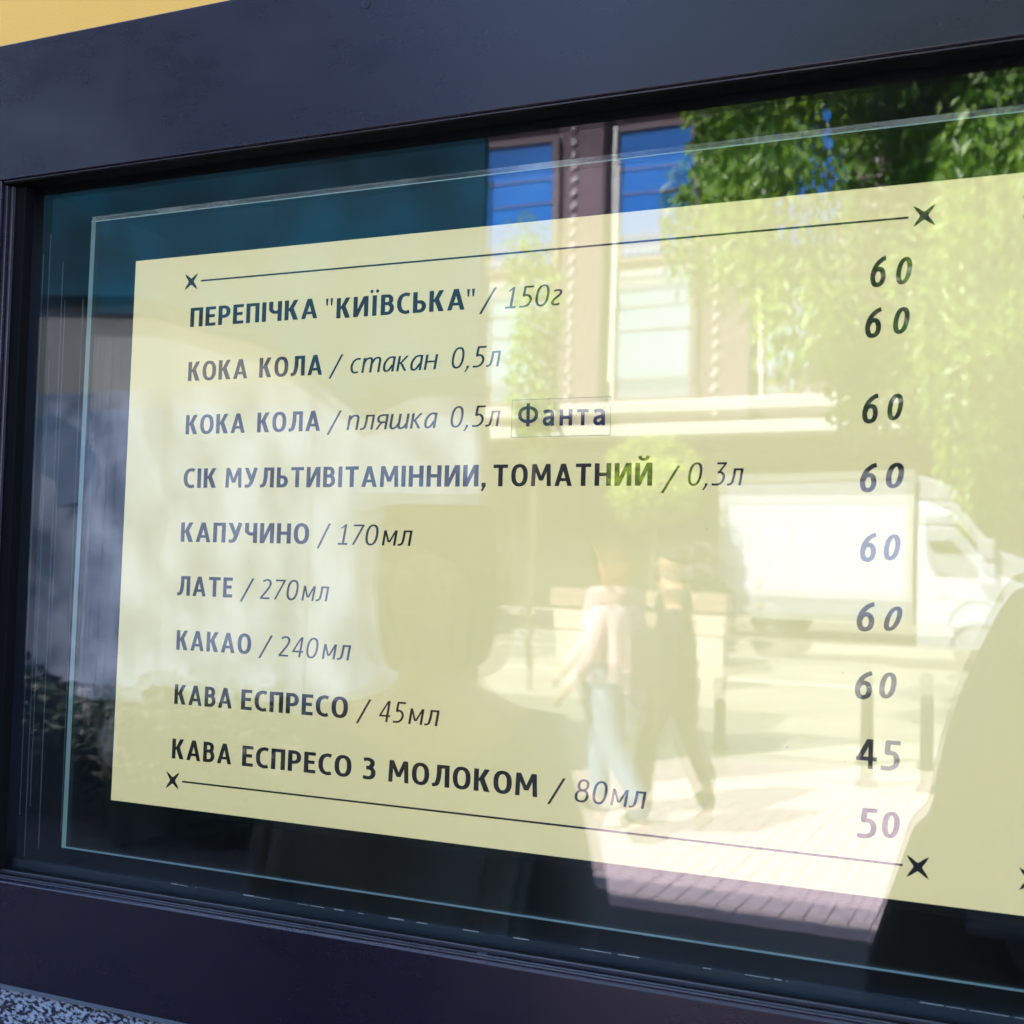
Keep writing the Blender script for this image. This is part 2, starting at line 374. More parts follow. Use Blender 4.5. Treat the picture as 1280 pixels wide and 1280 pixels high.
def bold(ch):
    g = Glyph(0.200, 0.160); V, H, D, S, O = g.V, g.H, g.D, g.S, g.O; sw, sh = g.sw, g.sh
    w_ = 0.6
    if ch == 'П': w_ = .64; V(0); V(w_-sw); H(sw*.5, w_-sw*.5, 1-sh)
    elif ch == 'Е': w_ = .52; V(0); H(sw*.5, w_, 1-sh); H(sw*.5, .47, .44); H(sw*.5, w_, 0)
    elif ch == 'Р': w_ = .60; V(0); g.bowl(sw*.5, w_, .36, 1)
    elif ch == 'І': w_ = sw; V(0)
    elif ch == 'Ї':
        w_ = sw+.10; V(.05)
        for cx in (-.01, .30-.05): g.poly([(cx+.075*cos(2*pi*i/12)+.02, 1.20+.085*sin(2*pi*i/12)) for i in range(12)])
    elif ch == 'Ч': w_ = .62; V(w_-sw); S([(sw/2, 1), (sw/2, .72), (.12, .56), (.26, .455), (.42, .46), (.52, .50)])
    elif ch == 'К': w_ = .66; V(0); D(.15, .46, .43, 1, .215); D(.42, 0, .19, .60, .235)
    elif ch == 'А': w_ = .76; D(0, 0, .275, 1, .195); D(.565, 0, .29, 1, .195); H(.14, .62, .22, .135)
    elif ch in 'ИЙ':
        w_ = .70; V(0); V(w_-sw); D(.03, 0, w_-sw-.03, 1, .185)
        if ch == 'Й': S([(.18, 1.30), (.22, 1.19), (.35, 1.14), (.48, 1.19), (.52, 1.30)], k=.75)
    elif ch == 'В': w_ = .61; V(0); g.bowl(sw*.5, .57, .47, 1); g.bowl(sw*.5, .61, 0, .47+sh)
    elif ch == 'С': w_ = .58; S([(.56, .895), (.47, .925), (.36, .93), (.20, .85), (.11, .67), (.095, .5), (.11, .33), (.20, .15), (.36, .07), (.47, .075), (.56, .105)])
    elif ch == 'Ь': w_ = .59; V(0); g.bowl(sw*.5, w_, 0, .60)
    elif ch == 'О': w_ = .74; O(0, .74, -.012, 1.012)
    elif ch == 'Л': w_ = .72; V(w_-sw); H(.20, w_-sw*.5, 1-sh); S([(.285, .99), (.285, .72), (.265, .42), (.20, .17), (.11, .09), (-.01, .075)])
    elif ch == 'М': w_ = .88; D(0, 0, .035, 1, .18); D(w_-.18, 0, w_-.215, 1, .18); D(.355, .25, .055, 1, .175); D(.355, .25, w_-.235, 1, .175)
    elif ch == 'У': w_ = .70; D(.27, .36, 0, 1, .205); S([(.60, 1.0), (.50, .66), (.40, .35), (.31, .16), (.19, .075), (.03, .085)])
    elif ch == 'Т': w_ = .66; V(w_/2-sw/2); H(0, w_, 1-sh)
    elif ch == 'Н': w_ = .69; V(0); V(w_-sw); H(sw*.5, w_-sw*.5, .43)
    elif ch == 'З': w_ = .53; S([(.02, .90), (.14, .93), (.27, .92), (.38, .84), (.385, .69), (.29, .57), (.13, .535)]); S([(.13, .535), (.33, .51), (.43, .39), (.425, .21), (.32, .09), (.17, .07), (.0, .10)])
    elif ch == ',': w_ = .24; g.poly([(.0, .17), (.2, .17), (.215, .03), (.06, -.22), (-.03, -.19), (.05, -.02), (0, 0)])
    elif ch == '"': w_ = .42; g.poly([(0, 1.02), (.15, 1.02), (.11, .66), (.03, .66)]); g.poly([(.26, 1.02), (.41, 1.02), (.37, .66), (.29, .66)])
    return g, w_

def light(ch):
    g = Glyph(0.106, 0.090); V, H, D, S, O = g.V, g.H, g.D, g.S, g.O; sw, sh = g.sw, g.sh; X = .735
    w_ = .5
    def arch(x0, x1, y1=X):
        S([(x0+sw/2, y1*.62), (x0+(x1-x0)*.32, y1*.9), (x0+(x1-x0)*.68, y1-.02), (x1-sw*.6, y1*.86), (x1-sw/2, y1*.6), (x1-sw/2, 0)])
    if ch == '1': w_ = .46; V(.20); D(.03, .80, .22, 1, .09); H(.02, .46, 0)
    elif ch == '5': w_ = .50; H(.10, .50, 1-sh); S([(.145, .98), (.135, .57), (.22, .585), (.37, .52), (.45, .34), (.38, .13), (.22, .045), (.02, .045)])
    elif ch == '0': w_ = .56; O(0, .56, -.01, 1.01)
    elif ch == '3': w_ = .50; H(.08, .48, 1-sh); D(.17, .55, .40, 1-sh*.5, .095); S([(.17, .575), (.32, .56), (.44, .42), (.43, .2), (.31, .07), (.15, .04), (0, .06)])
    elif ch == '7': w_ = .50; H(.02, .50, 1-sh); D(.08, 0, .42, .97, .095)
    elif ch == '2': w_ = .50; S([(.03, .88), (.17, .96), (.33, .94), (.42, .80), (.38, .6), (.22, .32), (.05, .06)]); H(.01, .49, 0)
    elif ch == '4': w_ = .56; D(.0, .28, .33, 1, .095); H(.02, .56, .24); V(.36, 0, 1)
    elif ch == '8': w_ = .54; O(.04, .50, .49, 1.01); O(0, .54, -.01, .56)
    elif ch == 'г': w_ = .40; S([(.04, .66), (.17, .70), (.31, .66), (.33, .53), (.23, .41), (.08, .25), (.05, .1), (.16, .035), (.35, .06)])
    elif ch == 'с': w_ = .40; S([(.40, .68), (.28, .71), (.13, .62), (.045, .38), (.10, .12), (.23, .03), (.38, .06)])
    elif ch == 'т': w_ = .82; V(0, 0, X); arch(0, .455); arch(.37, .82)
    elif ch == 'а': w_ = .48; V(.39, 0, X); S([(.43, .66), (.33, .705), (.17, .64), (.05, .40), (.06, .14), (.15, .03), (.28, .09), (.40, .33)])
    elif ch == 'к': w_ = .46; V(0, 0, X); D(.06, .34, .34, X, .11); D(.34, 0, .09, .42, .11)
    elif ch == 'н': w_ = .50; V(0, 0, X); V(.41, 0, X); H(.04, .46, .345)
    elif ch == 'п': w_ = .50; V(0, 0, X); arch(0, .5)
    elif ch == 'л': w_ = .53; V(.44, 0, X); H(.17, .48, X-sh); S([(.20, X), (.20, .42), (.17, .14), (.09, .05), (-.02, .04)])
    elif ch == 'м': w_ = .60; V(0, 0, X); V(.51, 0, X); D(.24, .16, .015, X, .09); D(.27, .16, .50, X, .09)
    elif ch == 'я': w_ = .48; V(.39, 0, X); S([(.42, X-sh/2), (.22, X-sh/2), (.08, .62), (.07, .46), (.16, .355), (.42, .345)]); D(.0, 0, .19, .36, .10)
    elif ch == 'ш': w_ = .78; V(.69, 0, X); V(.345, .08, X); S([(.044, X), (.044, .2), (.10, .05), (.2, .04), (.3, .10), (.38, .26)]); S([(.39, .2), (.44, .05), (.54, .04), (.64, .10), (.73, .26)])
    elif ch == ',': w_ = .16; g.poly([(.04, .10), (.15, .10), (.14, .0), (.03, -.20), (-.03, -.18), (.04, -.03)])
    return g, w_

def fanta(ch):
    g = Glyph(0.17, 0.15); V, H, D, S, O = g.V, g.H, g.D, g.S, g.O; sw, sh = g.sw, g.sh; X = .72
    if ch == 'Ф': w_ = .98; O(0, .98, .12, .90, 2.2); V(.49-sw/2, -.02, 1.02)
    elif ch == 'а': w_ = .58; S([(.05, .58), (.14, .645), (.29, .65), (.42, .60), (.455, .45), (.455, .12), (.49, 0)]); S([(.45, .40), (.30, .375), (.12, .31), (.085, .17), (.17, .075), (.31, .09), (.45, .20)])
    elif ch == 'н': w_ = .60; V(0, 0, X); V(w_-sw, 0, X); H(sw*.5, w_-sw*.5, .29)
    elif ch == 'т': w_ = .54; V(w_/2-sw/2, 0, X); H(0, w_, X-.14, .14)
    return g, w_

def price(ch):      # drawn in a unit box 0..1 x 0..1 (already slanted), scaled to its place
    asp = {'6': .64, '0': .64, '4': .70, '5': .66}[ch]
    g = Glyph(0.180, 0.150)
    if ch == '0': g.O(0, .56, 0, 1, 2.2)
    elif ch == '6': g.S([(.50, .925), (.36, .87), (.20, .73), (.10, .52), (.085, .30), (.16, .11), (.29, .065), (.42, .12), (.475, .30), (.42, .50), (.29, .575), (.15, .52), (.10, .40)])
    elif ch == '4': g.H(0, .72, .27, .135); g.V(.42, 0, 1.0, .165); g.D(0, .33, .36, 1, .2)
    elif ch == '5': g.H(.14, .60, 1-.14, .14); g.S([(.21, .97), (.19, .60), (.28, .595), (.44, .54), (.51, .38), (.49, .2), (.36, .09), (.18, .065), (.0, .08)])
    return g

LAYER = 0.000006
def put(mb, g, fx, count):
    """lay the strokes of a glyph into a mesh, each stroke a hair above the last"""
    for i, st in enumerate(g.st):
        y = -LAYER*((count+i) % 12)
        if st[0] == 'P':
            vs = [fx(*p) for p in st[1]]; mb.add([(x, y, z) for x, z in vs], [tuple(range(len(vs)))])
        else:
            L_, R_, cl = st[1], st[2], st[3]; n = len(L_)
            vs = [fx(*p) for p in L_]+[fx(*p) for p in R_]
            fs = [(k, (k+1) % n, (k+1) % n+n, k+n) for k in range(n if cl else n-1)]
            mb.add([(x, y, z) for x, z in vs], fs)
    return count+len(g.st)

def write(mb, text, font, x0, z0, x1, z1, h, slant=0.0, cnt=0):
    gl = [font(c) for c in text]; tot = sum(w_ for _, w_ in gl); W = (x1-x0)/h
    n = len(gl)-1
    sl = slant*0.85 if slant else 0
    W -= sl*0.8
    gap = (W-tot)/n if n else 0; k = 1.0
    if n == 0: k = W/tot
    else:
        lo, hi = (0.08, 0.165)
        if gap < lo or gap > hi:
            gap2 = min(max(gap, lo), hi); k = (W-gap2*n)/tot; gap = gap2
    cx = 0.0
    for g, w_ in gl:
        def fx(px, py, cx=cx):
            X = (cx+px*k+py*sl)*h; t = X/(x1-x0)
            return x0+X, z0+(z1-z0)*t+py*h
        cnt = put(mb, g, fx, cnt); cx += w_*k+gap
    return cnt

# ================================================================== THE MENU BOARD
board = empty('menu_board', 'cream menu sheet with black Cyrillic price list behind the window glass', 'menu board', (0, 0.0604, Z))
board.rotation_euler = (-0.0099, 0, 0)
SX0, SX1, SZ0, SZ1 = -0.9040, 0.86, -0.2915, 0.3520
T0, T1 = -0.0066, -0.0006
# glass sheet: faces clear, edges green
b = MB()
vs = [(SX0, T0, SZ0), (SX1, T0, SZ0), (SX1, T0, SZ1-0.0055), (SX0, T0, SZ1-0.0055), (SX0, T1, SZ0), (SX1, T1, SZ0), (SX1, T1, SZ1), (SX0, T1, SZ1), (SX1, T0+0.001, SZ1), (SX0, T0+0.001, SZ1)]
b.add(vs, [(0, 1, 2, 3)], 0); b.add(vs, [(4, 7, 6, 5)], 0)
b.add(vs, [(0, 4, 5, 1)], 1); b.add(vs, [(0, 3, 9, 7, 4)], 1); b.add(vs, [(1, 5, 6, 8, 2)], 1); b.add(vs, [(7, 9, 8, 6)], 1)
b.add(vs, [(3, 2, 8, 9)], 2)
b.build('glass_sheet', [M_['sheet'], M_['gedge'], M_['gbevel']], board)
# arris lines along the bevel
MB().box(SX0, SX1, T0-0.0003, T0, SZ1-0.0062, SZ1-0.0052).build('polished_arris', M_['gedge'], board)
PX0, PX1, PZ0, PZ1 = -0.8497, 0.81, -0.2399, 0.3026
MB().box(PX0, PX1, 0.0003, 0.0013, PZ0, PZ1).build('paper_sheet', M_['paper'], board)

BL = [0.2292, 0.1766, 0.1237, 0.0708, 0.0178, -0.0348, -0.0876, -0.1402, -0.1927]
WORDS = [
 [('"', 'B', -.6205, -.6125), ('ПЕРЕПІЧКА', 'B', -.7777, -.6295), ('КИЇВСЬКА', 'B', -.6086, -.4752), ('"', 'B', -.4732, -.4653), ('150г', 'I', -.4361, -.381)],
 [('КОКА', 'B', -.7775, -.7066), ('КОЛА', 'B', -.6929, -.6218), ('стакан', 'I', -.592, -.5002), ('0,5л', 'I', -.4876, -.4383)],
 [('КОКА', 'B', -.7776, -.7069), ('КОЛА', 'B', -.6927, -.6218), ('пляшка', 'I', -.593, -.4988), ('0,5л', 'I', -.4868, -.4371)],
 [('СІК', 'B', -.7772, -.738), ('МУЛЬТИВІТАМІННИИ', 'B', -.7271, -.4564), (',', 'B', -.4533, -.4486), ('ТОМАТНИЙ', 'B', -.4422, -.2979), ('0,3л', 'I', -.2687, -.2219)],
 [('КАПУЧИНО', 'B', -.7778, -.6294), ('170', 'I', -.5985, -.5545), ('мл', 'I', -.5514, -.5202)],
 [('ЛАТЕ', 'B', -.779, -.7136), ('270', 'I', -.682, -.6380), ('мл', 'I', -.6352, -.6053)],
 [('КАКАО', 'B', -.7774, -.6895), ('240', 'I', -.6585, -.6140), ('мл', 'I', -.6106, -.5798)],
 [('КАВА', 'B', -.777, -.7088), ('ЕСПРЕСО', 'B', -.6983, -.5807), ('45', 'I', -.5492, -.5215), ('мл', 'I', -.5183, -.4873)],
 [('КАВА', 'B', -.777, -.7068), ('ЕСПРЕСО', 'B', -.6946, -.5748), ('З', 'B', -.5626, -.5498), ('МОЛОКОМ', 'B', -.5365, -.3926), ('80', 'I', -.3596, -.3294), ('мл', 'I', -.3276, -.2968)],
]
SLASH = [(-.4609, .2239, -.4457, .2466), (-.6147, .1725, -.6006, .1949), (-.6145, .1197, -.6001, .1422), (-.2905, .0646, -.2756, .0872), (-.6207, .0138, -.6074, .0371),
         (-.7046, -.0382, -.6902, -.0159), (-.6809, -.0907, -.6666, -.0688), (-.572, -.1438, -.5579, -.1215), (-.3834, -.1973, -.3687, -.1747)]
CAP = 0.0191
for i, line in enumerate(WORDS):
    nm = MB(); qt = MB(); c = 0; c2 = 0
    for t, st, x0, x1 in line:
        z = BL[i]
        if i == 0: z = 0.2306-(x0+.7777)*0.0095     # the first line was set a touch askew
        if st == 'B': c = write(nm, t, bold, x0, z, x1, z, CAP, 0, c)
        else: c2 = write(qt, t, light, x0, z-0.0002, x1, z-0.0002, CAP*0.985, 0.19, c2)
    xa, za, xb, zb_ = SLASH[i]; ws = 0.0024
    qt.add([(xa, 0, za), (xa+ws, 0, za), (xb+ws*.6, 0, zb_), (xb-ws*.4, 0, zb_)], [(0, 1, 2, 3)])
    for o in (nm.build('item_name', M_['ink'], board), qt.build('item_size', M_['ink'], board)): o.location = (0, 0.0002, 0)

PR = [('6', -.1264, -.1133, .2241, .2482), ('0', -.108, -.0943, .2247, .2458), ('6', -.1298, -.1163, .1846, .2082), ('0', -.1097, -.0957, .1864, .2071), ('6', -.1311, -.1179, .1181, .1413), ('0', -.1132, -.0997, .1199, .1404),
      ('6', -.1322, -.1183, .0651, .0877), ('0', -.1137, -.0985, .0679, .0874), ('6', -.1314, -.1182, .0117, .0341), ('0', -.1146, -.1007, .0129, .0328), ('6', -.1332, -.1187, -.0414, -.0189), ('0', -.1148, -.0986, -.0405, -.0218),
      ('6', -.1339, -.1198, -.0929, -.0713), ('0', -.1167, -.1023, -.0914, -.0716), ('4', -.1318, -.1164, -.1451, -.1227), ('5', -.1139, -.0996, -.145, -.1225), ('5', -.1306, -.1158, -.197, -.1744), ('0', -.1131, -.0991, -.1951, -.1753)]
for i in range(0, 18, 2):
    mb = MB(); c = 0
    for ch, x0, x1, z0, z1 in PR[i:i+2]:
        g = price(ch); ys = 0.5; sl = {'6': .10, '0': .16, '4': .02, '5': .05}[ch]
        if i == 10 and ch == '0': sl = .34
        if i == 16 and ch == '0': sl = .10
        ext = {'6': .56, '0': .56, '4': .72, '5': .60}[ch]
        H_ = (z1-z0); W_ = (x1-x0)
        kx = (W_/H_-sl*.75)/ext
        def fx(px, py, x0=x0, z0=z0, kx=kx, sl=sl, H_=H_): return x0+(px*kx+py*sl)*H_, z0+py*H_
        c = put(mb, g, fx, c)
    mb.build('price', M_['ink'], board).location = (0, 0.0002, 0)

def star(name, x, z, r, rot=0.0):
    mb = MB(); pts = []
    for k in range(4):
        a = rot+pi/4+k*pi/2; kx = 0.98
        pts.append((x+r*cos(a)*kx, z+r*sin(a)))
        for da, rr in ((.16, .66), (.36, .40), (pi/4, .27), (pi/2-.36, .40), (pi/2-.16, .66)):
            pts.append((x+r*rr*cos(a+da)*kx, z+r*rr*sin(a+da)))
    # fan from the centre
    vs = [(x, 0, z)]+[(p[0], 0, p[1]) for p in pts]; n = len(pts)
    mb.add(vs, [(0, 1+k, 1+(k+1) % n) for k in range(n)])
    mb.build(name, M_['ink'], board).location = (0, 0.0001, 0)
for x, z in ((-.7785, .2763), (-.0864, .2768), (-.7748, -.2137), (-.0863, -.2140), (-.009, -.2138), (-.009, .2766)): star('star_ornament', x, z, 0.0116)
for x0, x1, z in ((-.7668, -.0979, .2763), (-.7633, -.0972, -.2138), (.0035, .70, .2763), (.0035, .70, -.2138)):
    MB().add([(x0, 0, z-.00085), (x1, 0, z-.00085), (x1, 0, z+.00085), (x0, 0, z+.00085)], [(0, 1, 2, 3)]).build('rule_line', M_['ink'], board).location = (0, 0.0001, 0)
# specks of dirt on the print
for x, z in ((-.7365, .0975+.05), (-.733, .1290), (-.1415, -.0735), (-.139, -.1400), (-.6905, .0000), (-.249, .0350), (-.1825, -.133), (-.60, -.08)):
    r = random.uniform(.0004, .0009); MB().add([(x+r*cos(2*pi*k/7), 0, z+r*sin(2*pi*k/7)*.8) for k in range(7)], [tuple(range(7))]).build('dirt_speck', M_['resid'], board).location = (0, T0-0.0002, 0)

# the taped-on strip with the extra word: a thing of its own, stuck on the sheet's front
st = empty('taped_label', 'small clear taped strip with bold violet word beside the third menu line', 'label', (-0.378, 0.0604-0.0072+0.0013, Z+0.1285))
st.rotation_euler = (-0.0099, 0, 0.0)
kf = 0.9915; ox, oz = -0.378, 0.1285
def L2(x, z): return x*kf-ox, z*kf-oz
fx0, fz1 = L2(-.4265, .1463); fx1, fz0 = L2(-.3354, .1133)
MB().box(fx0, fx1, -0.0003, -0.0001, fz0, fz1).build('film', M_['film'], st)
b = MB(); e = .00035
for q in ((fx0, fx1, fz0, fz0+e), (fx0, fx1, fz1-e, fz1), (fx0, fx0+e, fz0+e, fz1-e), (fx1-e, fx1, fz0+e, fz1-e)): b.box(q[0], q[1], -.00042, -.00035, q[2], q[3])
b.build('film_edge', M_['filmedge'], st)
mb = MB(); xa, za = L2(-.4204, .1232); xb, zb_ = L2(-.3397, .1220)
gl = [fanta(c) for c in 'Фанта']; h = .0192; tot = sum(w_ for _, w_ in gl); gap = ((xb-xa)/h-tot)/4; cx = 0; c = 0
for g, w_ in gl:
    c = put(mb, g, (lambda px, py, cx=cx: (xa+(cx+px)*h, za+(zb_-za)*((cx+px)*h/(xb-xa))+py*h)), c); cx += w_+gap
mb.build('lettering', M_['ink2'], st).location = (0, -0.00045, 0)

# ================================================================== THE STREET (seen only mirrored in the glass)
# ground
o = MB().box(-45, 45, -10.2, 0.01, -0.3, -0.06).build('pavement', M_['paverb']); tag(o, kind='structure'); pav = o
def sheet(name, x0, x1, y0, y1, z, m_, par=None):
    o = MB().box(x0, x1, y0, y1, z-0.05, z).build(name, m_, par); return o
o = sheet('pavement_slab', -45, -6.005, -4.505, 0.01, -0.005, M_['shadeslab'], pav)
o = sheet('pavement_slab', 2.005, 45, -4.505, 0.01, -0.005, M_['shadeslab'], pav)
o = sheet('pavement_slab', -45, -6.005, -10.2, -4.51, -0.005, M_['pavement'], pav)
o = sheet('pavement_slab', 2.005, 45, -10.2, -4.51, -0.005, M_['pavement'], pav)
o = sheet('pavement_slab', -6.0, 2.0, -10.2, -8.405, -0.005, M_['pavement'], pav)
o = sheet('pavement_slab', -6.0, 2.0, -4.505, 0.01, -0.005, M_['shadeslab'], pav)
bx = MB().box(0, .096, 0, .196, -.055, 0).build('paver', M_['paver'], pav, bevel=0.003)
pm = bx.data; first = True; rest = MB(); n = 0
for j in range(20):
    for i in range(80):
        x = -6+i*.1+.002; y = -8.4+j*.2+.002; z = random.uniform(-.003, .002)
        if -2.5 < x < -.45 and -7.5 < y < -4.45 and n < 300:
            if first: o = bx; first = False
            else:
                o = bpy.data.objects.new('paver', pm); COL.objects.link(o); o.parent = pav
                bvm = o.modifiers.new('b', 'BEVEL'); bvm.width = .003; bvm.segments = 1
            o.location = (x, y, z); n += 1
        else: rest.box(x, x+.096, y, y+.196, -.055, z)
tag(rest.build('paver_field', M_['paver'], pav), kind='stuff')
b = MB().box(-45, 45, -12.0, -10.36, -0.4, -0.12)
b.add([(-45, -12, -.12), (45, -12, -.12), (45, -19.5, .36), (-45, -19.5, .36), (-45, -25.2, .36), (45, -25.2, .36)], [(0, 3, 2, 1), (3, 4, 5, 2)])
o = b.build('road', M_['road']); tag(o, kind='structure'); road = o
for xs in range(-8, 3):
    MB().add([(xs*5, -17.05, .2072), (xs*5+3, -17.05, .2072), (xs*5+3, -17.20, .2168), (xs*5, -17.20, .2168)], [(0, 1, 2, 3)]).build('lane_mark', M_['white'], road)
o = MB().box(-45, 45, -36, -25.36, -0.4, 0.48).build('far_pavement', M_['pavement']); tag(o, kind='structure')
kb = empty('kerb', 'pale kerb stones along the near edge of the road', 'kerb', (0, -10.28, 0)); kb['kind'] = 'structure'
kb2 = empty('kerb', 'pale kerb stones below the far pavement', 'kerb', (0, -25.28, 0.48)); kb2['kind'] = 'structure'
for kk in (kb, kb2):
    for i in range(-14, 8): MB().box(i*1.0+.004, i*1.0+.996, -.075, .075, -.35, .01).build('kerb_stone', M_['kerb'], kk)

# bollards
bol = None
for (x, y, hh), lb in zip([(-3.33, -8.9, .56), (-2.45, -8.9, .6), (-1.28, -8.9, .72), (-.83, -8.9, .74)], ['leftmost', 'second', 'third', 'rightmost']):
    t = empty('bollard', 'slim black iron bollard on the pavement, %s of four in the reflection' % lb, 'bollard', (x, y, 0), 0, 'bollards along the road')
    MB().cyl((0, 0, 0), .055, hh*.9, 'z', 14, .045).build('post', M_['iron'], t)
    MB().cyl((0, 0, hh*.9), .06, hh*.1, 'z', 14, .03).build('cap', M_['iron'], t)
    MB().cyl((0, 0, 0), .09, .05, 'z', 14, .08).build('base', M_['iron'], t)

# office building opposite
FY = -25.15-0.9+0.0
FY = -26.1
of = empty('office_building', 'mauve office block with blue windows and white ledge, mirrored in the glass', 'building', (0, FY, 0))
b = MB(); b.box(-46, 30, -10, 0, 4.3, 12.7); b.build('wall', M_['facade'], of)
b = MB(); b.box(-46, 30, -10, -0.8, 0, 4.3); b.build('shopfront_wall', M_['shopdark'], of)
MB().box(-46, 30, 0.0, 1.25, 4.98, 5.26).build('ledge', M_['white'], of, bevel=.03)
MB().box(-46, 30, 0.0, .45, 4.32, 4.95).build('fascia', M_['shopdark'], of)
MB().box(-46, 30, 0, .30, 12.7, 12.95).build('cornice', M_['facade2'], of)
P0 = -12.85
for k in range(-7, 10):
    x = P0+k*3.52
    for (z0, z1, mm) in ((9.35, 11.85, 'skypane'), (6.0, 8.6, 'palepane')):
        f_ = MB(); f_.box(x-.10, x, .02, .12, z0-.1, z1+.1); f_.box(x+1.78, x+1.95, .02, .12, z0-.1, z1+.1); f_.box(x, x+1.78, .02, .12, z1, z1+.1); f_.box(x, x+1.78, .02, .16, z0-.1, z0); f_.box(x, x+1.78, .02, .09, z0+(z1-z0)*.62, z0+(z1-z0)*.62+.06)
        fr = f_.build('window', M_['winframe'], of)
        MB().box(x, x+1.78, .022, .05, z0, z1).build('pane', M_[mm], fr)
    MB().box(x-.15, x+2.0, .003, .06, 8.72, 9.2).build('spandrel', M_['facade2'], of)
    MB().box(x+2.32, x+3.22, .003, .42, 5.28, 12.68).build('pilaster', M_['facade'], of)
    MB().box(x-.13, x-.05, .02, .16, 5.9, 12.0).build('reveal_strip', M_['white'], of)
    s_ = MB()
    for i in range(24): s_.box(x+2.42, x+2.53, .42, .48, 5.5+i*.32, 5.62+i*.32)
    for i in range(10): s_.box(x+.02+i*.19, x+.15+i*.19, .0, .10, 12.20, 12.34); s_.box(x+.02+i*.19, x+.13+i*.19, .06, .14, 8.9, 9.0)
    tag(s_.build('stud_rows', M_['stud'], of), kind='stuff')

ap = empty('added_apartment_block', 'tall grey apartment block added at the far left to keep sky off the frame', 'building', (-33, -24.5, 0))  # added to block the sky that the left of the frame would mirror
MB().box(-14, 12, -12, 0, 0, 27).build('wall', M_['shopdark'], ap)
MB().box(-14.2, 12.2, -12, .15, 27, 27.5).build('roof', M_['trim'], ap)
for r in range(8):
    for c_ in range(8):
        wn = MB().box(-13+c_*3.1, -11.4+c_*3.1, .002, .05, 2+r*3.1, 3.7+r*3.1).build('window', M_['winframe'], ap)
        MB().box(-12.92+c_*3.1, -11.48+c_*3.1, .052, .06, 2.08+r*3.1, 3.62+r*3.1).build('pane', M_['carglass'], wn)
# leaves
def crown(name, material, parent, blobs, n, size, droop=0.5, seed=1, flat=None):
    R_ = random.Random(seed); V_ = []; F_ = []
    for i in range(n):
        c, r = R_.choices(blobs, weights=[bb[1][0]*bb[1][1]*bb[1][2] for bb in blobs])[0]
        while True:
            p = Vector((R_.uniform(-1, 1), R_.uniform(-1, 1), R_.uniform(-1, 1)))
            if 0.35 < p.length < 1: break
        p = p.normalized()*(p.length**0.6)
        q = Vector((c[0]+p.x*r[0], c[1]+p.y*r[1], c[2]+p.z*r[2]))
        s = size*R_.uniform(.6, 1.3)
        d = Vector((R_.gauss(0, .6), R_.gauss(0, .6), -droop*1.6+R_.gauss(0, .5))).normalized()
        nn = (Vector((R_.gauss(0, .7), .9+R_.gauss(0, .5), .6+R_.gauss(0, .5)))).normalized()
        sd = d.cross(nn)
        if sd.length < .1: sd = d.orthogonal()
        sd.normalize(); nn = sd.cross(d); k = len(V_)
        V_ += [q, q+d*s*.5+sd*s*.24+nn*s*.06, q+d*s, q+d*s*.5-sd*s*.24+nn*s*.06, q+d*s*.5-nn*.0]
        F_ += [(k, k+1, k+4), (k+1, k+2, k+4), (k+2, k+3, k+4), (k+3, k, k+4)]
    me = bpy.data.meshes.new(name); me.from_pydata([tuple(v) for v in V_], [], F_); me.materials.append(material); me.update()
    o = bpy.data.objects.new(name, me); COL.objects.link(o); o.parent = parent; return o

tr = empty('street_tree', 'large leafy street tree with drooping green branches, mirrored at the right', 'tree', (0.9, -11.4, 0))
bl = []
R_ = random.Random(5)
for i in range(150):
    x = R_.uniform(-4.1, 4.2) if i < 50 else R_.uniform(-3.0, 2.2); z = R_.uniform(3.9 if x < -1.8 else (3.2 if x < -.6 else 2.5), 8.6); y = R_.uniform(-1.8, 1.6)
    if x < -3.2 and z < 4.6: z += .8
    rr = R_.uniform(.32, .72); bl.append(((x, y, z), (rr, rr, rr*R_.uniform(1.2, 2.2))))
crown('crown', M_['leaf'], tr, bl, 100000, .155, .7, 3)
b = MB(); b.tube([(0, 0, 0), (.05, 0, 1.5), (-.05, 0, 3.0), (.1, 0, 5.0), (0, 0, 7.5)], [.26, .2, .17, .13, .05], 12)
for (a, z0, ln) in ((2.6, 2.8, 3.2), (3.5, 3.4, 3.4), (.3, 3.0, 3.0), (5.6, 3.6, 2.6), (4.3, 4.4, 2.6), (1.2, 4.2, 2.5), (3.1, 5, 3)):
    b.tube([(0, 0, z0), (cos(a)*ln*.5, sin(a)*ln*.3, z0+1.1), (cos(a)*ln, sin(a)*ln*.5, z0+1.6)], [.09, .06, .02], 8)
b.build('trunk', M_['bark'], tr)
td = empty('added_dark_tree', 'tall dark tree added beyond the kiosk at the far left to keep sky off the frame', 'tree', (-16.0, -14.5, 0))  # dark crown added to darken what the frame's left end reflects
bl2 = [((R_.uniform(-3.6, 4.2), R_.uniform(-2, 2), R_.uniform(4, 14)), (1.3, 1.3, 1.3)) for _ in range(40)]
crown('crown', M_['leafd'], td, bl2, 12000, .5, .4, 21)
MB().tube([(0, 0, 0), (.1, 0, 4), (0, 0, 11)], [.35, .28, .1], 10).build('trunk', M_['bark'], td)
t2 = empty('small_tree', 'slender young tree in front of the blue office windows', 'tree', (-6.55, -14.6, 0))
crown('crown', M_['leaf'], t2, [((-.1, 0, 4.3), (.35, .35, .8)), ((.0, 0, 5.3), (.32, .3, .8)), ((-.25, 0, 6.0), (.28, .3, .5)), ((.1, .1, 3.7), (.3, .3, .5))], 1300, .15, .3, 9)
MB().tube([(0, 0, 0), (.02, 0, 3), (-.1, 0, 6)], [.05, .035, .01], 8).build('trunk', M_['bark'], t2)
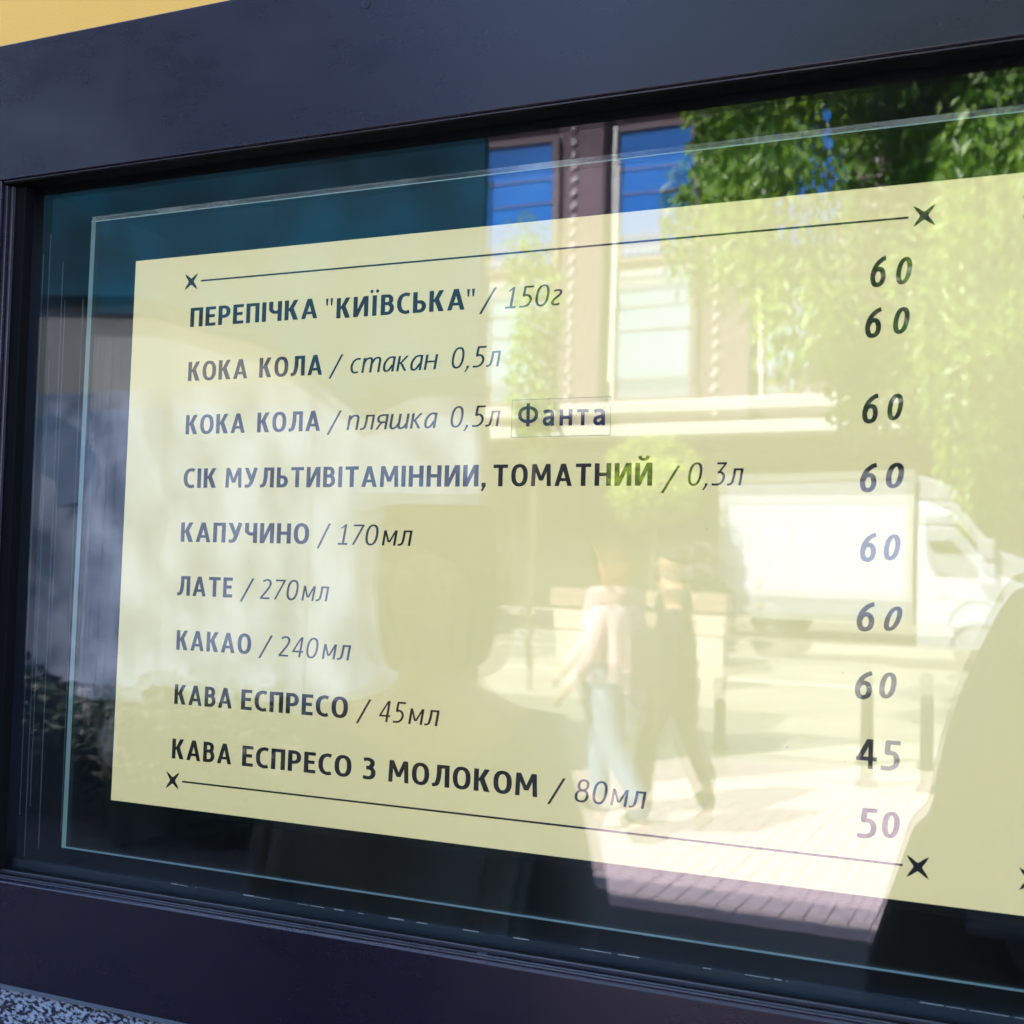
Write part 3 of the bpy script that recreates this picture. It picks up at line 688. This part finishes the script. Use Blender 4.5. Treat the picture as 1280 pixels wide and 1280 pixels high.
t3 = empty('globe_tree', 'round clipped lime green tree beside the parked truck', 'tree', (-6.22, -20.1+0.9, 0))
crown('crown', M_['leafy'], t3, [((0, 0, 3.24), (.78, .7, .56)), ((-.25, .1, 3.0), (.4, .4, .4)), ((.35, .1, 3.1), (.4, .4, .38))], 5200, .13, .1, 4)
MB().tube([(0, 0, 0), (.0, 0, 3)], [.07, .05], 8).build('trunk', M_['bark'], t3)
t4 = empty('flower_shrub', 'pale flowering shrub under the round clipped tree', 'shrub', (-5.25, -18.2, 0))
crown('foliage', M_['leafd'], t4, [((0, 0, 1.0), (.75, .5, .9))], 2200, .12, .1, 6)
crown('blossom', M_['petal'], t4, [((.1, .3, 1.7), (.55, .3, .28))], 110, .12, .1, 8)
MB().tube([(0, 0, 0), (.05, 0, .8)], [.04, .02], 6).build('stem', M_['bark'], t4)
hd = empty('hedge', 'low dark green hedge in front of the pale kiosk', 'hedge', (-5.0, -4.42, 0))
crown('foliage', M_['leafd'], hd, [((-3+i*.6, random.uniform(-.1, .1), .38), (.45, .3, .42+.08*sin(i*2.2))) for i in range(9)], 9000, .10, .1, 12)
MB().box(-3.2, 1.95, -.12, .12, -.01, .4).build('hedge_stems', M_['shopdark'], hd)

# brick planter strip
pl = None
for k, (x0, x1) in enumerate(((-6.75, -5.68), (-5.32, -4.1))):
    t = empty('brick_planter', 'pink brick planter on a pale plinth, %s' % ('left one of two behind the walking woman' if k == 0 else 'right one of two, behind the truck body'), 'planter', ((x0+x1)/2, -16.1, 0), 0, 'brick planters')
    hw = (x1-x0)/2
    MB().box(-hw+.06, hw-.06, -.16, .16, .05, .90).build('plinth', M_['pavement'], t, bevel=.01)
    for r in range(2):
        MB().box(-hw+.01, hw-.01, -.2, .2, .90+.14*r+.002, .90+.14*r+.135).build('brick_course', M_['brick'], t, bevel=.01)
    MB().box(-hw+.02, hw-.02, -.18, .18, 1.18, 1.2).build('soil', M_['bark'], t)

# box truck
tk = empty('box_truck', 'white box truck parked across the road, cab to the right', 'truck', (0, -20.1, 0.36))
tz = -0.36
MB().box(-5.27, -2.03, -2.1, 0, 1.12+tz, 3.22+tz).build('cargo_box', M_['truck'], tk, bevel=.02)
b = MB()
for q in ((-5.29, -2.01, .001, .02, 3.10+tz, 3.24+tz), (-5.29, -2.01, .001, .02, 1.10+tz, 1.22+tz), (-5.29, -5.17, .001, .02, 1.221+tz, 3.099+tz), (-2.12, -2.01, .001, .02, 1.221+tz, 3.099+tz)): b.box(*q)
b.build('corner_rail', M_['trim'], tk)
b = MB().prism([(-1.96, .70+tz), (.52, .68+tz), (.62, .85+tz), (.55, 1.25+tz), (.25, 1.62+tz), (-.62, 1.92+tz), (-.80, 2.02+tz), (-1.28, 2.62+tz), (-1.40, 2.72+tz), (-1.96, 2.74+tz)], -2.0, -.06)
cab = b.build('cab', M_['truck'], tk, bevel=.04)
MB().prism([(-1.96, 2.745+tz), (-1.3, 2.745+tz), (-1.18, 2.80+tz), (-1.62, 3.05+tz), (-1.96, 3.16+tz)], -1.95, -.12).build('roof_fairing', M_['truck'], tk, bevel=.04)
wd = MB().prism([(-1.84, 2.48+tz), (-1.42, 2.50+tz), (-.88, 1.90+tz), (-1.68, 1.94+tz), (-1.80, 2.15+tz)], -.058, -.03).build('side_window', M_['carglass'], cab)
MB().prism([(-.92, 2.02+tz), (-.83, 2.02+tz), (-1.30, 2.60+tz), (-1.38, 2.60+tz)], -.057, -.02).build('pillar', M_['truck'], cab)
MB().box(-1.0, -.74, -.05, .16, 1.78+tz, 2.12+tz).build('mirror', M_['truck'], cab, bevel=.04)
MB().box(.28, .58, -.2, -.045, 1.02+tz, 1.24+tz).build('headlight', M_['palepane'], cab, bevel=.02)
MB().box(.2, .68, -2.0, -.08, .60+tz, .90+tz).build('bumper', M_['trim'], cab, bevel=.03)
MB().box(-1.62, -1.45, -.055, -.03, 1.55+tz, 1.60+tz).build('door_handle', M_['trim'], cab)
MB().box(-5.1, -1.8, -1.9, -.10, .78+tz, 1.11+tz).build('chassis', M_['tyre'], tk)
MB().box(-5.2, -5.1, -2.0, -.1, .45, .62).build('rear_bumper', M_['trim'], tk)
for x in (-1.02, -4.35):
    for yy in (-.34, -2.05):
        wh = MB().cyl((x, yy, .38), .38, .26, 'y', 28).build('wheel', M_['tyre'], tk, bevel=.03)
        MB().cyl((x, yy+.262, .38), .22, .012, 'y', 20, .2).build('rim', M_['rim'], wh)
    if x > -2: MB().prism([(x+.50*cos(pi*i/12), .38+.50*sin(pi*i/12)) for i in range(13)]+[(x+.42*cos(pi*(12-i)/12), .38+.42*sin(pi*(12-i)/12)) for i in range(13)], -.055, -.01).build('wheel_arch', M_['truck'], tk)

for k_ in range(4):
    MB().box(-4.6+k_*.62, -4.592+k_*.62, .001, .004, 1.24+tz, 3.08+tz).build('panel_seam', M_['trim'], tk)
MB().box(-4.62, -4.50, .001, .03, 1.28+tz, 1.38+tz).build('side_marker', M_['brick'], tk)
# kiosk with teal canvas
ki = empty('street_kiosk', 'pale panelled kiosk under a dark teal canopy, mirrored at the left', 'kiosk', (0, -6.62, 0))
MB().box(-10.5, -4.76, -2.2, -.101, .0, 3.5).build('body', M_['stone'], ki)
MB().box(-10.5, -3.60, -.10, 0, .0, 3.5).build('front_wall', M_['stone'], ki)
for k in range(5):
    x0 = -10.4+k*1.36
    MB().box(x0, x0+1.352, .002, .03, .45, 2.78).build('wall_panel', M_['tarp'], ki, bevel=.004)
MB().box(-4.64, -3.96, .031, .036, 1.96, 2.20).build('poster', M_['poster'], ki)
MB().prism([(-7.66, 2.60), (-7.45, 2.62), (-7.05, 2.42), (-7.0, 2.2), (-7.12, 1.9), (-7.32, 1.86), (-7.4, 2.1), (-7.62, 2.2)], .031, .036).build('poster', M_['poster'], ki)
b = MB().prism([(-10.6, 3.66), (-8.49, 3.62), (-7.68, 3.59), (-6.55, 3.53), (-6.0, 3.37), (-5.52, 3.25), (-5.15, 3.02), (-4.59, 2.62), (-4.14, 2.77), (-3.56, 2.77), (-3.56, 5.2), (-10.6, 5.2)], .06, .12)
b.build('canopy', M_['teal'], ki)
MB().box(-10.5, -4.76, -2.2, -.01, 3.501, 5.1).build('roof', M_['teal'], ki)
# white planter pot near the wall
wp = empty('plant_pot', 'dark tapered pot with large white blooms in front of the hedge', 'plant pot', (-4.25, -4.05, 0))
MB().cyl((0, 0, 0), .13, .34, 'z', 12, .19).build('pot', M_['iron'], wp)
crown('foliage', M_['leafd'], wp, [((0, 0, .42), (.22, .22, .14))], 160, .14, -.3, 15)
crown('bloom', M_['white'], wp, [((-.05, .1, .45), (.14, .1, .1))], 12, .2, -.3, 16)

# ------------------------------------------------------------------ people
def skin_mesh(name, joints, edges, material, parent, sub=2, root=0):
    me = bpy.data.meshes.new(name+'_cage'); me.from_pydata([j[:3] for j in joints], edges, [])
    o = bpy.data.objects.new(name, me); COL.objects.link(o)
    md = o.modifiers.new('skin', 'SKIN'); md.use_smooth_shade = True
    lay = me.skin_vertices[0].data if me.skin_vertices else None
    if lay is None:
        bm = bmesh.new(); bm.from_mesh(me); bm.verts.layers.skin.verify(); bm.to_mesh(me); bm.free(); lay = me.skin_vertices[0].data
    for i, j in enumerate(joints):
        r = j[3]; lay[i].radius = (r, j[4] if len(j) > 4 else r)
        lay[i].use_root = (i == root)
    sb = o.modifiers.new('sub', 'SUBSURF'); sb.levels = sub; sb.render_levels = sub
    dg = bpy.context.evaluated_depsgraph_get(); dg.update()
    nm = bpy.data.meshes.new_from_object(o.evaluated_get(dg)); nm.materials.clear(); nm.materials.append(material)
    nm.polygons.foreach_set('use_smooth', [True]*len(nm.polygons))
    bpy.data.objects.remove(o); bpy.data.meshes.remove(me)
    ob = bpy.data.objects.new(name, nm); COL.objects.link(ob); ob.parent = parent; return ob

def person(label, loc, rz, H, J, top, bottom, hairm, hairlong, fat={}):
    """J: joint dict in body axes (x right, y forward, z up) as fractions of standing height"""
    p = empty('person', label, 'person', loc, rz)
    def q(k, r): v = J[k]; return (v[0]*H, v[1]*H, v[2]*H, r*H)
    names = [('pelvis', .085), ('waist', .075), ('chest', .088), ('neckb', .045), ('neck', .034), ('head0', .050), ('head1', .056), ('head2', .036),
             ('shL', .042), ('elL', .028), ('wrL', .018), ('shR', .042), ('elR', .028), ('wrR', .018),
             ('hipL', .060), ('knL', .036), ('anL', .024), ('toL', .020), ('hipR', .060), ('knR', .036), ('anR', .024), ('toR', .020)]
    idx = {n_: i for i, (n_, _) in enumerate(names)}; js = [q(n_, r) for n_, r in names]
    E_ = [(idx[a], idx[b]) for a, b in (('pelvis', 'waist'), ('waist', 'chest'), ('chest', 'neckb'), ('neckb', 'neck'), ('neck', 'head0'), ('head0', 'head1'), ('head1', 'head2'),
          ('chest', 'shL'), ('shL', 'elL'), ('elL', 'wrL'), ('chest', 'shR'), ('shR', 'elR'), ('elR', 'wrR'), ('pelvis', 'hipL'), ('hipL', 'knL'), ('knL', 'anL'), ('anL', 'toL'), ('pelvis', 'hipR'), ('hipR', 'knR'), ('knR', 'anR'), ('anR', 'toR'))]
    # hands: palm and five fingers each
    for s, wr, el in (('L', 'wrL', 'elL'), ('R', 'wrR', 'elR')):
        w0 = Vector(js[idx[wr]][:3]); d = (w0-Vector(js[idx[el]][:3])).normalized(); sd = d.cross(Vector((0, 1, 0)));
        if sd.length < .2: sd = Vector((1, 0, 0))
        sd.normalize(); up = sd.cross(d)
        k = len(js); pm_ = w0+d*.035*H; js.append((*pm_, .020*H)); E_.append((idx[wr], k))
        for f, (off, ln) in enumerate(((-.018, .040), (-.006, .048), (.006, .045), (.017, .036))):
            a = pm_+d*.018*H+sd*off*H; b_ = a+d*ln*.5*H; c_ = b_+d*ln*.4*H-up*ln*.35*H
            k2 = len(js); js += [(*a, .0062*H), (*b_, .0056*H), (*c_, .0046*H)]; E_ += [(k, k2), (k2, k2+1), (k2+1, k2+2)]
        a = pm_-sd*.026*H; b_ = a+d*.026*H-sd*.010*H; k2 = len(js); js += [(*a, .0070*H), (*b_, .0060*H)]; E_ += [(k, k2), (k2, k2+1)]
    body = skin_mesh('body', js, E_, M_['skin'], p, 2)
    # clothes: slightly larger shells
    def sub_(ks, extra, m_, name):
        jj = []; ii = {}
        for k in ks: ii[k] = len(jj); v = js[idx[k]]; jj.append((v[0], v[1], v[2], v[3]*extra.get(k, 1.18)))
        ee = [(ii[names[a][0]], ii[names[b_][0]]) for a, b_ in E_ if a < len(names) and b_ < len(names) and names[a][0] in ii and names[b_][0] in ii]
        return skin_mesh(name, jj, ee, m_, p, 2)
    sub_(['waist', 'pelvis', 'chest', 'neckb', 'shL', 'elL', 'wrL', 'shR', 'elR', 'wrR'], {**{'wrL': 1.35, 'wrR': 1.35, 'elL': 1.35, 'elR': 1.35, 'waist': 1.3, 'pelvis': 1.22, 'chest': 1.2, 'neckb': 1.35}, **fat}, top, 'jacket')
    sub_(['pelvis', 'hipL', 'knL', 'anL', 'hipR', 'knR', 'anR'], {'anL': 1.5, 'anR': 1.5, 'knL': 1.35, 'knR': 1.35, 'pelvis': 1.12}, bottom, 'trousers')
    for s in 'LR':
        a, t = js[idx['an'+s]], js[idx['to'+s]]
        skin_mesh('shoe', [(a[0], a[1]-.01*H, a[2]*.75, .030*H), (t[0], t[1], t[2], .026*H)], [(0, 1)], M_['black'], p, 2)
    h0, h1, h2 = [Vector(js[idx[k]][:3]) for k in ('head0', 'head1', 'head2')]
    up = (h2-h0).normalized(); fw = Vector((J['face'][0], J['face'][1], J['face'][2])).normalized(); sd = up.cross(fw).normalized()
    bk = -fw
    hj = [(*(h1+bk*.018*H-up*.006*H), .066*H), (*(h2+bk*.012*H), .052*H), (*(h2+bk*.012*H+up*.030*H), .026*H)]; he = [(0, 1), (1, 6 if hairlong else 2)]
    top_ = hj.pop(); hj = hj if hairlong else hj+[top_]
    if hairlong:
        hj += [(*(h0+bk*.035*H), .060*H), (*(h0+bk*.040*H-up*.07*H), .055*H), (*(h0+sd*.045*H-up*.03*H+bk*.01*H), .030*H), (*(h0-sd*.045*H-up*.03*H+bk*.01*H), .030*H)]; he += [(0, 2), (2, 3), (2, 4), (2, 5)]; hj.append(top_)
    skin_mesh('hair', hj, he, hairm, p, 2)
    for s in (-1, 1):
        c_ = h1-up*.006*H+fw*.052*H+sd*s*.020*H
        e_ = MB(); n_ = 8
        for i in range(1, 5):
            pass
        e_.cyl((c_.x, c_.y, c_.z), .007*H, .004*H, 'y', 10); e_.build('eye', M_['eye'], p)
    nn = h1-up*.022*H+fw*.054*H
    skin_mesh('nose', [(*nn, .008*H), (*(nn+up*.022*H-fw*.004*H), .005*H)], [(0, 1)], M_['skin'], p, 1)
    mth_ = h0+fw*.050*H-up*.004*H
    skin_mesh('mouth', [(*(mth_-sd*.012*H), .004*H), (*(mth_+sd*.012*H), .004*H)], [(0, 1)], M_['brick'], p, 1)
    return p

STAND = dict(pelvis=(0, 0, .53), waist=(0, 0, .62), chest=(0, 0, .74), neckb=(0, 0, .825), neck=(0, .005, .86), head0=(0, .015, .895), head1=(0, .015, .935), head2=(0, .01, .96),
             shL=(-.11, 0, .80), elL=(-.15, -.01, .63), wrL=(-.15, .03, .49), shR=(.11, 0, .80), elR=(.15, -.01, .63), wrR=(.15, .03, .49),
             hipL=(-.05, 0, .50), knL=(-.055, .01, .28), anL=(-.055, 0, .04), toL=(-.06, .09, .018), hipR=(.05, 0, .50), knR=(.055, .01, .28), anR=(.055, 0, .04), toR=(.06, .09, .018), face=(0, 1, 0))
# the photographer, holding the phone that is the camera
J = dict(STAND); J.update(elL=(-.165, .07, .62), wrL=(-.09, .15, .80), elR=(.15, .09, .66), wrR=(-.03, .15, .80))
ph = person('person in dark navy clothes raising a phone, mirrored at the right edge', (0.17, -1.32, 0), 0.0, 1.74, J, M_['olive'], M_['black'], M_['hair'], False, {'waist': 1.9, 'pelvis': 1.9, 'chest': 1.4, 'elL': 1.5, 'elR': 1.5, 'shL': 1.3})
o = MB().box(-.038, .038, -.004, .004, -.075, .075).build('phone', M_['phone'], None, bevel=.002); o.location = (0.012, -0.915, EYE-0.055)
tag(o, 'black phone held up by the person in navy', 'phone')
bg_ = empty('shoulder_bag', 'large black shoulder bag hanging at the side of the photographer', 'bag', (-.16, -1.36, 0))
MB().prism([(-.15, .42), (.16, .42), (.19, .60), (.20, 1.02), (.04, 1.12), (-.06, 1.02), (-.13, .80)], -.07, .07).build('bag_body', M_['black'], bg_, bevel=.03)
MB().tube([(-.05, 0, .96), (.02, 0, 1.2), (.12, 0, 1.42)], [.014, .014, .014], 8).build('strap', M_['black'], bg_)
# companion close to the window
J = dict(STAND); J.update(shL=(-.095, 0, .775), shR=(.095, 0, .775), elL=(-.13, -.01, .62), elR=(.13, -.01, .62), wrL=(-.13, .03, .48), wrR=(.13, .03, .48))
co = person('person with long dark hair and grey jacket standing close to the menu', (-0.797, -0.56, 0), radians(-15), 1.555, J, M_['palejacket'], M_['jeans'], M_['hair'], True)
# walking woman
J = dict(STAND); J.update(knL=(-.05, .10, .29), anL=(-.05, .08, .045), toL=(-.05, .17, .03), knR=(.05, -.02, .28), anR=(.05, -.17, .07), toR=(.05, -.10, .02), elL=(-.15, -.06, .64), wrL=(-.15, -.03, .50), elR=(.14, .02, .63), wrR=(.13, .12, .53))
wk = person('person in a pale pink top and light jeans walking along the pavement', (-2.36, -5.95, 0), radians(105), 1.62, J, M_['pink'], M_['palejeans'], M_['hairb'], True)
wb = empty('backpack', 'dark backpack carried by the walking person in the pink top', 'backpack', (-2.16, -6.02, 0.98))
MB().prism([(-.12, -.22), (.10, -.24), (.15, -.05), (.12, .20), (.02, .28), (-.10, .22)], -.15, .15).build('bag_body', M_['black'], wb, bevel=.05)
MB().box(.09, .15, -.09, .09, -.16, .04).build('pocket', M_['black'], wb, bevel=.02)
J = dict(STAND); J.update(knL=(-.05, -.06, .29), anL=(-.05, -.15, .07), toL=(-.05, -.08, .02), knR=(.05, .09, .28), anR=(.05, .10, .045), toR=(.05, .19, .02))
w2 = person('person in black clothes walking beside the one in the pink top', (-2.12, -6.35, 0), radians(80), 1.62, J, M_['black'], M_['black'], M_['hair'], False)
